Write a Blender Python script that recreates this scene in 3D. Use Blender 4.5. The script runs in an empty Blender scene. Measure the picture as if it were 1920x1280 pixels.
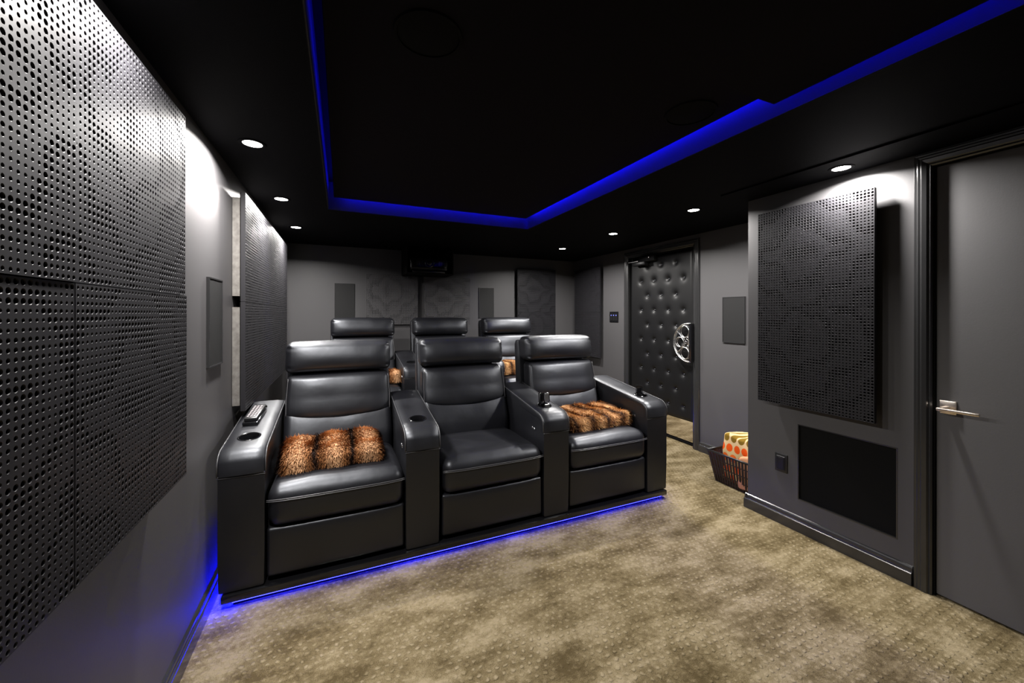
import bpy, bmesh, math, random
from mathutils import Vector, Matrix, noise

random.seed(11)
scn = bpy.context.scene
COL = scn.collection
PI = math.pi

# ------------------------------------------------------------------ camera
F_PX, YAW, HOR = 726.5, 0.4158, 588.5
cam_d = bpy.data.cameras.new('camera')
cam_d.sensor_fit = 'HORIZONTAL'
cam_d.sensor_width = 36.0
cam_d.lens = 36.0 * F_PX / 1920.0
cam_d.shift_y = -(640.0 - HOR) / 1920.0
cam_d.clip_start = 0.02
cam = bpy.data.objects.new('camera', cam_d)
COL.objects.link(cam)
cam.location = (0, 0, 1.33)
cam.rotation_euler = (PI / 2, -0.0012, -YAW)
scn.camera = cam

# ------------------------------------------------------------------ world, exposure
w = bpy.data.worlds.new('world')
scn.world = w
w.use_nodes = True
w.node_tree.nodes['Background'].inputs[0].default_value = (0.01, 0.01, 0.012, 1)
w.node_tree.nodes['Background'].inputs[1].default_value = 1.0
scn.view_settings.view_transform = 'Standard'
scn.view_settings.look = 'None'
scn.view_settings.gamma = 1.0
scn.view_settings.use_curve_mapping = False
scn.view_settings.exposure = 0.0
DOWNLIGHT_W = 34.0
LED_FLOOR = 40.0
LED_SIDE = 1800.0
LED_COVE = 190.0


# ------------------------------------------------------------------ materials
def new_mat(name, col, rough=0.5, metal=0.0, spec=0.5, emis=None, estr=0.0, coat=0.0):
    m = bpy.data.materials.new(name)
    m.use_nodes = True
    b = m.node_tree.nodes['Principled BSDF']
    b.inputs['Base Color'].default_value = (*col, 1)
    b.inputs['Roughness'].default_value = rough
    b.inputs['Metallic'].default_value = metal
    b.inputs['Specular IOR Level'].default_value = spec
    b.inputs['Coat Weight'].default_value = coat
    if emis:
        b.inputs['Emission Color'].default_value = (*emis, 1)
        b.inputs['Emission Strength'].default_value = estr
    return m


def nodes(m):
    return m.node_tree.nodes, m.node_tree.links, m.node_tree.nodes['Principled BSDF']


def noise_node(m, scale, detail=3.0, coord='Object', rough=0.5, vec=None):
    n, l, b = nodes(m)
    t = n.new('ShaderNodeTexNoise')
    t.inputs['Scale'].default_value = scale
    t.inputs['Detail'].default_value = detail
    t.inputs['Roughness'].default_value = rough
    if vec is None:
        c = n.new('ShaderNodeTexCoord')
        l.new(c.outputs[coord], t.inputs['Vector'])
    else:
        l.new(vec, t.inputs['Vector'])
    return t


def add_bump(m, height, strength, dist, prev=None):
    n, l, b = nodes(m)
    bp = n.new('ShaderNodeBump')
    bp.inputs['Strength'].default_value = strength
    bp.inputs['Distance'].default_value = dist
    l.new(height, bp.inputs['Height'])
    if prev:
        l.new(prev, bp.inputs['Normal'])
    l.new(bp.outputs['Normal'], b.inputs['Normal'])
    return bp.outputs['Normal']


def ramp(m, fac, stops):
    n, l, b = nodes(m)
    r = n.new('ShaderNodeValToRGB')
    while len(r.color_ramp.elements) < len(stops):
        r.color_ramp.elements.new(0.5)
    for e, (p, c) in zip(r.color_ramp.elements, stops):
        e.position = p
        e.color = (*c, 1)
    l.new(fac, r.inputs['Fac'])
    return r


def mth(m, op, a, b_=None, c_=None):
    n, l, b = nodes(m)
    x = n.new('ShaderNodeMath')
    x.operation = op
    for i, v in enumerate((a, b_, c_)):
        if v is None:
            continue
        if isinstance(v, (int, float)):
            x.inputs[i].default_value = v
        else:
            l.new(v, x.inputs[i])
    return x.outputs[0]


def paint(name, col, rough):
    m = new_mat(name, col, rough, spec=0.4)
    t = noise_node(m, 180, 2)
    add_bump(m, t.outputs['Fac'], 0.08, 0.002)
    return m


M = {}
M['wall'] = paint('wall_paint', (0.068, 0.066, 0.069), 0.5)
M['door_paint'] = paint('door_paint', (0.105, 0.103, 0.106), 0.45)
M['trim'] = paint('trim_paint', (0.026, 0.026, 0.027), 0.22)
M['trim'].node_tree.nodes['Principled BSDF'].inputs['Specular IOR Level'].default_value = 0.8
M['ceiling'] = new_mat('ceiling_paint', (0.0022, 0.0022, 0.003), 0.7, spec=0.06)
M['cove'] = new_mat('cove_paint', (0.035, 0.035, 0.04), 0.6, spec=0.2)
M['fabric_black'] = new_mat('black_stretch_fabric', (0.009, 0.0082, 0.0105), 0.9, spec=0.1)
t = noise_node(M['fabric_black'], 500, 2)
add_bump(M['fabric_black'], t.outputs['Fac'], 0.3, 0.002)
M['tile'] = new_mat('tile_black_satin', (0.0155, 0.015, 0.0175), 0.50, spec=0.22)
t = noise_node(M['tile'], 60, 3)
add_bump(M['tile'], t.outputs['Fac'], 0.03, 0.002)
M['hole_dark'] = new_mat('tile_backing_black', (0.003, 0.003, 0.003), 0.9, spec=0.05)
M['batten'] = new_mat('batten_raw_board', (0.42, 0.40, 0.37), 0.8, spec=0.2)
t = noise_node(M['batten'], 40, 4)
r = ramp(M['batten'], t.outputs['Fac'], [(0.3, (0.095, 0.088, 0.082)), (0.7, (0.15, 0.142, 0.133))])
M['batten'].node_tree.links.new(r.outputs[0], nodes(M['batten'])[2].inputs['Base Color'])

M['leather'] = new_mat('black_leather', (0.0055, 0.0055, 0.0072), 0.36, spec=0.65, coat=0.0)
M['leather'].node_tree.nodes['Principled BSDF'].inputs['Specular Tint'].default_value = (0.88, 0.92, 1.0, 1)
_l = M['leather']
v = nodes(_l)[0].new('ShaderNodeTexVoronoi')
v.inputs['Scale'].default_value = 420
tc = nodes(_l)[0].new('ShaderNodeTexCoord')
nodes(_l)[1].new(tc.outputs['Object'], v.inputs['Vector'])
nb = add_bump(_l, v.outputs['Distance'], 0.10, 0.001)
t = noise_node(_l, 9, 3)
nb = add_bump(_l, t.outputs['Fac'], 0.10, 0.02, nb)
t2 = noise_node(_l, 5, 4)
r = ramp(_l, t2.outputs['Fac'], [(0.3, (0.36, 0.36, 0.36)), (0.7, (0.46, 0.46, 0.46))])
nodes(_l)[1].new(r.outputs[0], nodes(_l)[2].inputs['Roughness'])
M['door_leather'] = new_mat('door_black_vinyl', (0.0065, 0.0065, 0.007), 0.42, spec=0.32)
M['thread'] = new_mat('seam_thread', (0.06, 0.06, 0.065), 0.35)
M['gloss'] = new_mat('gloss_black', (0.006, 0.006, 0.007), 0.12, spec=0.6)
M['plastic'] = new_mat('black_plastic', (0.010, 0.010, 0.011), 0.35)
M['matte'] = new_mat('matte_black', (0.006, 0.006, 0.006), 0.85, spec=0.1)
M['chrome'] = new_mat('chrome', (0.86, 0.86, 0.86), 0.25, metal=1.0)
M['nickel'] = new_mat('warm_nickel', (0.90, 0.80, 0.71), 0.26, metal=1.0)
M['steel'] = new_mat('dark_steel', (0.12, 0.12, 0.12), 0.35, metal=1.0)
M['mirror'] = new_mat('mirror_plate', (0.85, 0.82, 0.80), 0.06, metal=1.0)
M['speaker'] = new_mat('speaker_grille', (0.012, 0.012, 0.0125), 0.6, spec=0.3)
_v = nodes(M['speaker'])[0].new('ShaderNodeTexVoronoi')
_v.inputs['Scale'].default_value = 500
_tc = nodes(M['speaker'])[0].new('ShaderNodeTexCoord')
nodes(M['speaker'])[1].new(_tc.outputs['Object'], _v.inputs['Vector'])
add_bump(M['speaker'], _v.outputs['Distance'], 0.3, 0.001)
M['lens'] = new_mat('downlight_lens', (0.9, 0.9, 0.9), 0.4, emis=(1.0, 0.96, 0.90), estr=22.0)
M['led_front'] = new_mat('led_front', (0.1, 0.1, 0.3), 0.5, emis=(0.012, 0.014, 1.0), estr=LED_FLOOR)
M['led_side'] = new_mat('led_side', (0.1, 0.1, 0.3), 0.5, emis=(0.0008, 0.0014, 1.0), estr=LED_SIDE)
M['led_cove'] = new_mat('led_cove', (0.1, 0.1, 0.3), 0.5, emis=(0.004, 0.004, 1.0), estr=LED_COVE)
M['led_cove_dim'] = new_mat('led_cove_dim', (0.1, 0.1, 0.3), 0.5, emis=(0.004, 0.004, 1.0), estr=LED_COVE * 0.07)
M['led_dot'] = new_mat('led_dot', (0.1, 0.1, 0.4), 0.5, emis=(0.15, 0.2, 1.0), estr=1.6)
M['grey_print'] = new_mat('remote_key_grey', (0.26, 0.23, 0.24), 0.45)
M['wicker'] = new_mat('basket_dark_plastic', (0.018, 0.010, 0.008), 0.35)


def carpet_mat():
    m = new_mat('carpet', (0.3, 0.25, 0.17), 0.95, spec=0.05)
    n, l, b = nodes(m)
    tc = n.new('ShaderNodeTexCoord')
    sep = n.new('ShaderNodeSeparateXYZ')
    jit = noise_node(m, 22, 2, vec=tc.outputs['Object'])
    va = n.new('ShaderNodeVectorMath')
    va.operation = 'MULTIPLY_ADD'
    va.inputs[1].default_value = (0.026, 0.026, 0.0)
    l.new(jit.outputs['Color'], va.inputs[0])
    l.new(tc.outputs['Object'], va.inputs[2])
    l.new(va.outputs[0], sep.inputs[0])
    # offset lattice of raised tufts
    p = 0.030
    row = mth(m, 'FLOOR', mth(m, 'DIVIDE', sep.outputs['Y'], p))
    off = mth(m, 'MULTIPLY', mth(m, 'MODULO', row, 2.0), 0.5)
    fx = mth(m, 'FRACT', mth(m, 'ADD', mth(m, 'DIVIDE', sep.outputs['X'], p * 1.15), off))
    fy = mth(m, 'FRACT', mth(m, 'DIVIDE', sep.outputs['Y'], p))
    dx = mth(m, 'SUBTRACT', fx, 0.5)
    dy = mth(m, 'SUBTRACT', fy, 0.5)
    d = mth(m, 'SQRT', mth(m, 'ADD', mth(m, 'MULTIPLY', dx, dx), mth(m, 'MULTIPLY', dy, dy)))
    mr = n.new('ShaderNodeMapRange')
    mr.interpolation_type = 'SMOOTHSTEP'
    mr.inputs['From Min'].default_value = 0.12
    mr.inputs['From Max'].default_value = 0.34
    mr.inputs['To Min'].default_value = 1.0
    mr.inputs['To Max'].default_value = 0.0
    l.new(d, mr.inputs['Value'])
    dots = mr.outputs[0]
    patch = noise_node(m, 5.5, 3, vec=tc.outputs['Object'])
    pr = n.new('ShaderNodeMapRange')
    pr.inputs['From Min'].default_value = 0.38
    pr.inputs['From Max'].default_value = 0.60
    pr.inputs['To Min'].default_value = 0.35
    pr.inputs['To Max'].default_value = 1.0
    l.new(patch.outputs['Fac'], pr.inputs['Value'])
    dots = mth(m, 'MULTIPLY', dots, pr.outputs[0])
    fine = noise_node(m, 260, 3, vec=tc.outputs['Object'], rough=0.7)
    mid = noise_node(m, 38, 4, vec=tc.outputs['Object'], rough=0.65)
    # brushed pile patches, stretched along x
    mp = n.new('ShaderNodeMapping')
    mp.inputs['Rotation'].default_value = (0, 0, 0.35)
    mp.inputs['Scale'].default_value = (1.0, 1.9, 1.0)
    l.new(tc.outputs['Object'], mp.inputs['Vector'])
    big = noise_node(m, 3.4, 5, vec=mp.outputs[0], rough=0.62)
    f = mth(m, 'ADD', mth(m, 'MULTIPLY', big.outputs['Fac'], 0.72), mth(m, 'MULTIPLY', mid.outputs['Fac'], 0.28))
    f = mth(m, 'ADD', f, mth(m, 'MULTIPLY', mth(m, 'SUBTRACT', fine.outputs['Fac'], 0.5), 0.34))
    f = mth(m, 'ADD', f, mth(m, 'MULTIPLY', mth(m, 'SUBTRACT', dots, 0.25), 0.11))
    r = ramp(m, f, [(0.36, (0.072, 0.053, 0.025)), (0.47, (0.145, 0.113, 0.061)), (0.60, (0.255, 0.208, 0.130))])
    l.new(r.outputs[0], b.inputs['Base Color'])
    h = mth(m, 'ADD', mth(m, 'MULTIPLY', dots, 1.0), mth(m, 'MULTIPLY', fine.outputs['Fac'], 0.6))
    h = mth(m, 'ADD', h, mth(m, 'MULTIPLY', mid.outputs['Fac'], 0.8))
    add_bump(m, h, 0.85, 0.008)
    return m


M['carpet'] = carpet_mat()


def fur_mat(name, period, phase, slant, light, mid, dark):
    """faux fur: pale bands shading to brown, with near-black stripes between"""
    m = new_mat(name, light, 0.75, spec=0.2)
    n, l, b = nodes(m)
    tc = n.new('ShaderNodeTexCoord')
    sep = n.new('ShaderNodeSeparateXYZ')
    l.new(tc.outputs['Object'], sep.inputs[0])
    wob = noise_node(m, 14, 3, vec=tc.outputs['Object'])
    x = mth(m, 'ADD', sep.outputs['X'], mth(m, 'MULTIPLY', sep.outputs['Y'], slant))
    x = mth(m, 'ADD', x, mth(m, 'MULTIPLY', mth(m, 'SUBTRACT', wob.outputs['Fac'], 0.5), 0.05))
    fr = mth(m, 'FRACT', mth(m, 'ADD', mth(m, 'DIVIDE', x, period), phase))
    d = mth(m, 'ABSOLUTE', mth(m, 'SUBTRACT', fr, 0.5))
    fine = noise_node(m, 95, 3, vec=tc.outputs['Object'], rough=0.7)
    d = mth(m, 'ADD', d, mth(m, 'MULTIPLY', mth(m, 'SUBTRACT', fine.outputs['Fac'], 0.5), 0.22))
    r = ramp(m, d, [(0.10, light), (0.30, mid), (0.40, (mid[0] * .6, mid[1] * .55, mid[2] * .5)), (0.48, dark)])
    l.new(r.outputs[0], b.inputs['Base Color'])
    add_bump(m, fine.outputs['Fac'], 0.6, 0.01)
    return m


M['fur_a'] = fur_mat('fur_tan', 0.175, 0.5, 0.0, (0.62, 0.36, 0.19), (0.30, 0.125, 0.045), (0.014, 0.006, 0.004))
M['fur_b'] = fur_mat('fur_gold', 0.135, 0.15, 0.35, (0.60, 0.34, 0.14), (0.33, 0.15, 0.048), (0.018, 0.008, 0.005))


def towel_mat():
    m = new_mat('retro_print_fabric', (0.9, 0.75, 0.5), 0.85, spec=0.1)
    n, l, b = nodes(m)
    tc = n.new('ShaderNodeTexCoord')
    sep = n.new('ShaderNodeSeparateXYZ')
    l.new(tc.outputs['Object'], sep.inputs[0])
    p = 0.078
    zr = mth(m, 'DIVIDE', sep.outputs['Z'], p)
    row = mth(m, 'FLOOR', zr)
    u = mth(m, 'ADD', mth(m, 'DIVIDE', mth(m, 'ADD', sep.outputs['Y'], mth(m, 'MULTIPLY', sep.outputs['X'], 0.6)), p * 0.8),
            mth(m, 'MULTIPLY', mth(m, 'MODULO', row, 2.0), 0.5))
    fx = mth(m, 'SUBTRACT', mth(m, 'FRACT', u), 0.5)
    fz = mth(m, 'SUBTRACT', mth(m, 'FRACT', zr), 0.5)
    d = mth(m, 'SQRT', mth(m, 'ADD', mth(m, 'MULTIPLY', fx, fx), mth(m, 'MULTIPLY', fz, fz)))
    spot = mth(m, 'LESS_THAN', d, 0.40)
    rowcol = ramp(m, mth(m, 'DIVIDE', row, 8.0), [(0.0, (0.85, 0.10, 0.01)), (0.13, (0.9, 0.16, 0.02)), (0.26, (0.80, 0.10, 0.01)),
                                                 (0.38, (0.20, 0.12, 0.015)), (0.51, (0.75, 0.36, 0.02)), (0.64, (0.9, 0.5, 0.03))])
    rowcol.color_ramp.interpolation = 'CONSTANT'
    mx = n.new('ShaderNodeMix')
    mx.data_type = 'RGBA'
    mx.inputs['A'].default_value = (0.72, 0.52, 0.26, 1)
    l.new(spot, mx.inputs['Factor'])
    l.new(rowcol.outputs[0], mx.inputs['B'])
    l.new(mx.outputs['Result'], b.inputs['Base Color'])
    return m


M['towel'] = towel_mat()
M['towel_pale'] = new_mat('peach_terry', (0.62, 0.30, 0.16), 0.9, spec=0.1)


# ------------------------------------------------------------------ object helpers
def tag(o, label=None, cat=None, group=None, kind=None):
    if label: o['label'] = label
    if cat: o['category'] = cat
    if group: o['group'] = group
    if kind: o['kind'] = kind
    return o


def empty(name, loc=(0, 0, 0), rz=0.0, label=None, cat=None, group=None, kind=None):
    o = bpy.data.objects.new(name, None)
    COL.objects.link(o)
    o.location = loc
    o.rotation_euler = (0, 0, rz)
    o.empty_display_size = 0.05
    return tag(o, label, cat, group, kind)


def mesh_obj(name, me, mat, parent=None, loc=None, smooth=False):
    if mat is not None and not me.materials:
        me.materials.append(M[mat] if isinstance(mat, str) else mat)
    o = bpy.data.objects.new(name, me)
    COL.objects.link(o)
    if parent: o.parent = parent
    if loc: o.location = loc
    if smooth:
        me.shade_smooth()
    return o


def bm_obj(name, bm, mat, parent=None, loc=None, smooth=False, angle=None):
    me = bpy.data.meshes.new(name)
    bmesh.ops.recalc_face_normals(bm, faces=bm.faces)
    bm.to_mesh(me)
    bm.free()
    o = mesh_obj(name, me, mat, parent, loc, smooth)
    if angle is not None:
        me.shade_smooth()
        me.set_sharp_from_angle(angle=angle)
    return o


def copy_tree(o, parent=None):
    c = o.copy()
    COL.objects.link(c)
    if parent: c.parent = parent
    for ch in list(o.children):
        copy_tree(ch, c)
    return c


def box(bm, x0, x1, y0, y1, z0, z1, bev=0.0, seg=2):
    g = bmesh.ops.create_cube(bm, size=1.0)
    vs = g['verts']
    for v_ in vs:
        v_.co = Vector(((x0 + x1) / 2 + v_.co.x * (x1 - x0), (y0 + y1) / 2 + v_.co.y * (y1 - y0), (z0 + z1) / 2 + v_.co.z * (z1 - z0)))
    if bev > 0:
        es = list({e for v_ in vs for e in v_.link_edges})
        bmesh.ops.bevel(bm, geom=es, offset=bev, segments=seg, profile=0.5, affect='EDGES')


def boxo(name, mat, parent, x0, x1, y0, y1, z0, z1, bev=0.0, seg=2):
    bm = bmesh.new()
    box(bm, x0, x1, y0, y1, z0, z1, bev, seg)
    return bm_obj(name, bm, mat, parent, angle=0.6 if bev else None)


def lathe(bm, prof, seg=24, mat4=None, a0=0.0, a1=2 * PI):
    full = abs(a1 - a0 - 2 * PI) < 1e-6
    n = seg if full else seg + 1
    rings = []
    for (r_, z_) in prof:
        ring = []
        for i in range(n):
            a = a0 + (a1 - a0) * i / seg
            p = Vector((r_ * math.cos(a), r_ * math.sin(a), z_))
            if mat4 is not None: p = mat4 @ p
            ring.append(bm.verts.new(p))
        rings.append(ring)
    for k in range(len(rings) - 1):
        for i in range(seg):
            j = (i + 1) % n
            bm.faces.new((rings[k][i], rings[k][j], rings[k + 1][j], rings[k + 1][i]))
    if full:
        if prof[0][0] > 1e-5: bm.faces.new(rings[0])
        if prof[-1][0] > 1e-5: bm.faces.new(rings[-1])
    bmesh.ops.remove_doubles(bm, verts=[v_ for rg in rings for v_ in rg], dist=1e-6)


def tube(bm, pts, r, seg=8, closed=False):
    pts = [Vector(p) for p in pts]
    n = len(pts)
    rings = []
    up = Vector((0, 0, 1))
    for i, p in enumerate(pts):
        if closed:
            d = pts[(i + 1) % n] - pts[i - 1]
        else:
            d = pts[min(i + 1, n - 1)] - pts[max(i - 1, 0)]
        d.normalize()
        a = d.cross(up)
        if a.length < 1e-3: a = d.cross(Vector((1, 0, 0)))
        a.normalize()
        b_ = a.cross(d).normalized()
        rings.append([bm.verts.new(p + (a * math.cos(2 * PI * k / seg) + b_ * math.sin(2 * PI * k / seg)) * r) for k in range(seg)])
    m_ = n if closed else n - 1
    for i in range(m_):
        A, B = rings[i], rings[(i + 1) % n]
        for k in range(seg):
            bm.faces.new((A[k], A[(k + 1) % seg], B[(k + 1) % seg], B[k]))
    if not closed:
        bm.faces.new(rings[0])
        bm.faces.new(rings[-1])


def puff_mesh(half, r, n, fn=None, k=4):
    """rounded, finely gridded box for cushions; fn deforms each point"""
    h = Vector(half)
    ax = []
    for i in range(3):
        rr = min(r, h[i] * 0.98)
        inner = h[i] - rr
        c = [-h[i] + rr * j / k for j in range(k)]
        c += [-inner + 2 * inner * j / n[i] for j in range(n[i] + 1)]
        c += [inner + rr * (j + 1) / k for j in range(k)]
        ax.append(c)
    verts, faces, idx = [], [], {}

    def vid(p):
        key = (round(p[0], 6), round(p[1], 6), round(p[2], 6))
        if key in idx: return idx[key]
        q = Vector([max(-(h[i] - min(r, h[i] * .98)), min(h[i] - min(r, h[i] * .98), p[i])) for i in range(3)])
        d = Vector(p) - q
        if d.length > 1e-9: d = d.normalized() * min(r, min(h) * .98)
        co = q + d
        if fn: co = Vector(fn(co))
        idx[key] = len(verts)
        verts.append(co)
        return idx[key]

    for a in range(3):
        b_, c_ = (a + 1) % 3, (a + 2) % 3
        for s in (-1, 1):
            for i in range(len(ax[b_]) - 1):
                for j in range(len(ax[c_]) - 1):
                    q4 = []
                    for (ii, jj) in ((i, j), (i + 1, j), (i + 1, j + 1), (i, j + 1)):
                        p = [0, 0, 0]
                        p[a] = s * h[a]
                        p[b_] = ax[b_][ii]
                        p[c_] = ax[c_][jj]
                        q4.append(vid(p))
                    if s < 0: q4.reverse()
                    if len(set(q4)) == 4: faces.append(q4)
    me = bpy.data.meshes.new('cushion')
    me.from_pydata(verts, [], faces)
    me.shade_smooth()
    return me


def boolean_cut(o, cutters):
    for c in cutters:
        md = o.modifiers.new('cut', 'BOOLEAN')
        md.operation = 'DIFFERENCE'
        md.solver = 'EXACT'
        md.object = c
    dg = bpy.context.evaluated_depsgraph_get()
    me = bpy.data.meshes.new_from_object(o.evaluated_get(dg))
    o.modifiers.clear()
    o.data = me


def prism(bm, prof, x0, x1, axis='x'):
    """extrude a closed (a,b) profile along an axis"""
    A, B = [], []
    for (a, b_) in prof:
        for lst, t_ in ((A, x0), (B, x1)):
            co = {'x': (t_, a, b_), 'y': (a, t_, b_), 'z': (a, b_, t_)}[axis]
            lst.append(bm.verts.new(co))
    n = len(prof)
    bm.faces.new(A)
    bm.faces.new(B)
    for i in range(n):
        j = (i + 1) % n
        bm.faces.new((A[i], A[j], B[j], B[i]))


# ------------------------------------------------------------------ room dimensions
XL, XR, XN = -0.55, 2.574, 3.20      # left wall, near right wall, set-back right wall
YF, YB = -1.60, 4.95                 # front (screen end), back wall
YC = 1.79                            # corner where the near right wall ends
ZS, ZT = 2.117, 2.33                 # soffit, top of the tray
TX0, TX1, TY0, TY1 = -0.09, 1.59, -1.20, 3.24   # tray opening


def struct(name, bm, mat, angle=None, smooth=False):
    return tag(bm_obj(name, bm, mat, None, smooth=smooth, angle=angle), kind='structure')


bm = bmesh.new()
box(bm, XL - 0.1, XN + 0.1, YF - 0.1, YB + 0.1, -0.06, 0.0)
struct('floor', bm, 'carpet')

# left wall
bm = bmesh.new()
box(bm, XL - 0.1, XL, YF - 0.1, YB + 0.1, 0, ZT)
struct('wall_left', bm, 'wall')
bm = bmesh.new()
box(bm, XL, XN, YB, YB + 0.1, 0, ZT)
struct('wall_back', bm, 'wall')
bm = bmesh.new()
box(bm, XL, XR, YF - 0.1, YF, 0, ZT)
struct('wall_front', bm, 'wall')

# near right wall with an opening for the black in-wall grille and for the door
D1Y0, D1Y1, D1Z = 0.055, 0.875, 2.035      # plain door opening
GY0, GY1, GZ0, GZ1 = 1.003, 1.472, 0.192, 0.655   # grille opening
bm = bmesh.new()
WT = 0.12
box(bm, XR, XR + WT, YF - 0.1, D1Y0, 0, ZT)
box(bm, XR, XR + WT, D1Y0, D1Y1, D1Z, ZT)
box(bm, XR, XR + WT, D1Y1, GY0, 0, ZT)
box(bm, XR, XR + WT, GY1, YC, 0, ZT)
box(bm, XR, XR + WT, GY0, GY1, 0, GZ0)
box(bm, XR, XR + WT, GY0, GY1, GZ1, ZT)
box(bm, XR + WT, XN + 0.1, YC - 0.1, YC, 0, ZT)
struct('wall_right', bm, 'wall')
# set-back right wall with the padded door opening
D2Y0, D2Y1, D2Z = 2.785, 3.735, 2.005
bm = bmesh.new()
box(bm, XN, XN + 0.1, YC - 0.1, D2Y0, 0, ZT)
box(bm, XN, XN + 0.1, D2Y1, YB + 0.1, 0, ZT)
box(bm, XN, XN + 0.1, D2Y0, D2Y1, D2Z, ZT)
struct('wall_recess', bm, 'wall')

# ceiling: soffit ring, tray faces and tray top
bm = bmesh.new()
box(bm, XL, TX0, YF, YB, ZS, ZT + 0.05)
box(bm, TX1, XN, YF, YB, ZS, ZT + 0.05)
box(bm, TX0, TX1, TY1, YB, ZS, ZT + 0.05)
box(bm, TX0, TX1, YF, TY0, ZS, ZT + 0.05)
box(bm, TX0, TX1, TY0, TY1, ZT, ZT + 0.05)
struct('ceiling', bm, 'ceiling')
# facing strips lining the tray
bm = bmesh.new()
box(bm, TX1 - 0.004, TX1, TY0, TY1, ZS + 0.001, ZT - 0.002)
box(bm, TX0, TX0 + 0.004, TY0, TY1, ZS + 0.001, ZT - 0.002)
box(bm, TX0 + 0.004, TX1 - 0.004, TY1 - 0.004, TY1, ZS + 0.001, ZT - 0.002)
struct('trim_1', bm, 'cove')
# shallow soffit drop along the near right wall
bm = bmesh.new()
box(bm, 2.30, XR, YF, YC, ZS - 0.008, ZS)
struct('trim_2', bm, 'ceiling')

# baseboards with a beaded top
BASE = [(0, 0), (0.020, 0), (0.020, 0.060), (0.018, 0.0635), (0.0125, 0.066), (0.0115, 0.070), (0.0115, 0.080), (0.010, 0.085), (0.006, 0.0905), (0.001, 0.094), (0, 0.094)]


def baseboard(name, axis, wallpos, sgn, a0, a1):
    bm_ = bmesh.new()
    prof = [(wallpos + sgn * d, z) for d, z in BASE]
    if axis == 'y':
        prism(bm_, prof, a0, a1, 'y')
    else:
        prism(bm_, prof, a0, a1, 'x')
    return struct(name, bm_, 'trim')


baseboard('baseboard_left', 'y', XL, 1, YF, YB)
baseboard('baseboard_right', 'y', XR, -1, 0.945, YC + 0.016)
baseboard('baseboard_corner', 'x', YC, 1, XR - 0.016, XN)
baseboard('baseboard_recess', 'y', XN, -1, YC, 2.71)
baseboard('baseboard_back', 'x', YB, -1, XL, XN)


def casing_profile():
    return [(0, 0), (0, 0.010), (0.006, 0.016), (0.012, 0.012), (0.018, 0.019), (0.034, 0.022), (0.040, 0.017), (0.048, 0.019), (0.054, 0.013), (0.062, 0.014), (0.066, 0.008), (0.066, 0)]


def casing(parent, wallx, y0, y1, z1, wdt):
    """profiled architrave around an opening in a wall facing -x; each side its own part"""
    s = wdt / 0.066
    prof = [(a * s, b_) for a, b_ in casing_profile()]
    for side in (0, 1, 2):
        bm_ = bmesh.new()
        ra, rb = [], []
        for (a, d) in prof:
            x = wallx - d
            if side == 0:
                ra.append((x, y1 + a, 0)); rb.append((x, y1 + a, z1 + a))
            elif side == 1:
                ra.append((x, y0 - a, 0)); rb.append((x, y0 - a, z1 + a))
            else:
                ra.append((x, y0 - a, z1 + a)); rb.append((x, y1 + a, z1 + a))
        A = [bm_.verts.new(p) for p in ra]
        B = [bm_.verts.new(p) for p in rb]
        n_ = len(A)
        for i in range(n_ - 1):
            bm_.faces.new((A[i], A[i + 1], B[i + 1], B[i]))
        bm_.faces.new(A)
        bm_.faces.new(B)
        bm_obj('casing', bm_, 'trim', parent)


# ---- plain door at the right edge of the view
door1 = empty('door_1', (0, 0, 0), kind='structure')
casing(door1, XR, D1Y0, D1Y1, D1Z, 0.066)
boxo('door_leaf', 'door_paint', door1, XR + 0.012, XR + 0.052, D1Y0 + 0.004, D1Y1 - 0.006, 0.008, D1Z - 0.005, 0.002, 1)
bm = bmesh.new()
box(bm, XR + 0.001, XR + 0.10, D1Y1 - 0.006, D1Y1, 0, D1Z)
box(bm, XR + 0.001, XR + 0.10, D1Y0, D1Y0 + 0.004, 0, D1Z)
box(bm, XR + 0.001, XR + 0.10, D1Y0, D1Y1, D1Z - 0.005, D1Z)
bm_obj('jamb', bm, 'matte', door1)
# lever handle on a rectangular rose
lev = boxo('lever_handle', 'nickel', door1, XR - 0.052, XR - 0.040, 0.715, 0.850, 0.886, 0.900, 0.003, 2)
lev['label'] = 'brushed nickel lever handle'
boxo('rose', 'nickel', lev, XR + 0.003, XR + 0.012, 0.800, 0.856, 0.868, 0.930, 0.003, 2)
bm = bmesh.new()
lathe(bm, [(0.011, 0), (0.011, 0.05)], 20, Matrix.Translation((XR - 0.046, 0.836, 0.893)) @ Matrix.Rotation(PI / 2, 4, 'Y'))
bm_obj('lever_neck', bm, 'nickel', lev, smooth=False, angle=0.6)
bm = bmesh.new()
box(bm, XR - 0.003, XR + 0.002, D1Y1 + 0.000, D1Y1 + 0.010, 0.872, 0.930, 0.002, 2)
bm_obj('strike_plate', bm, 'nickel', door1)

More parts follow.
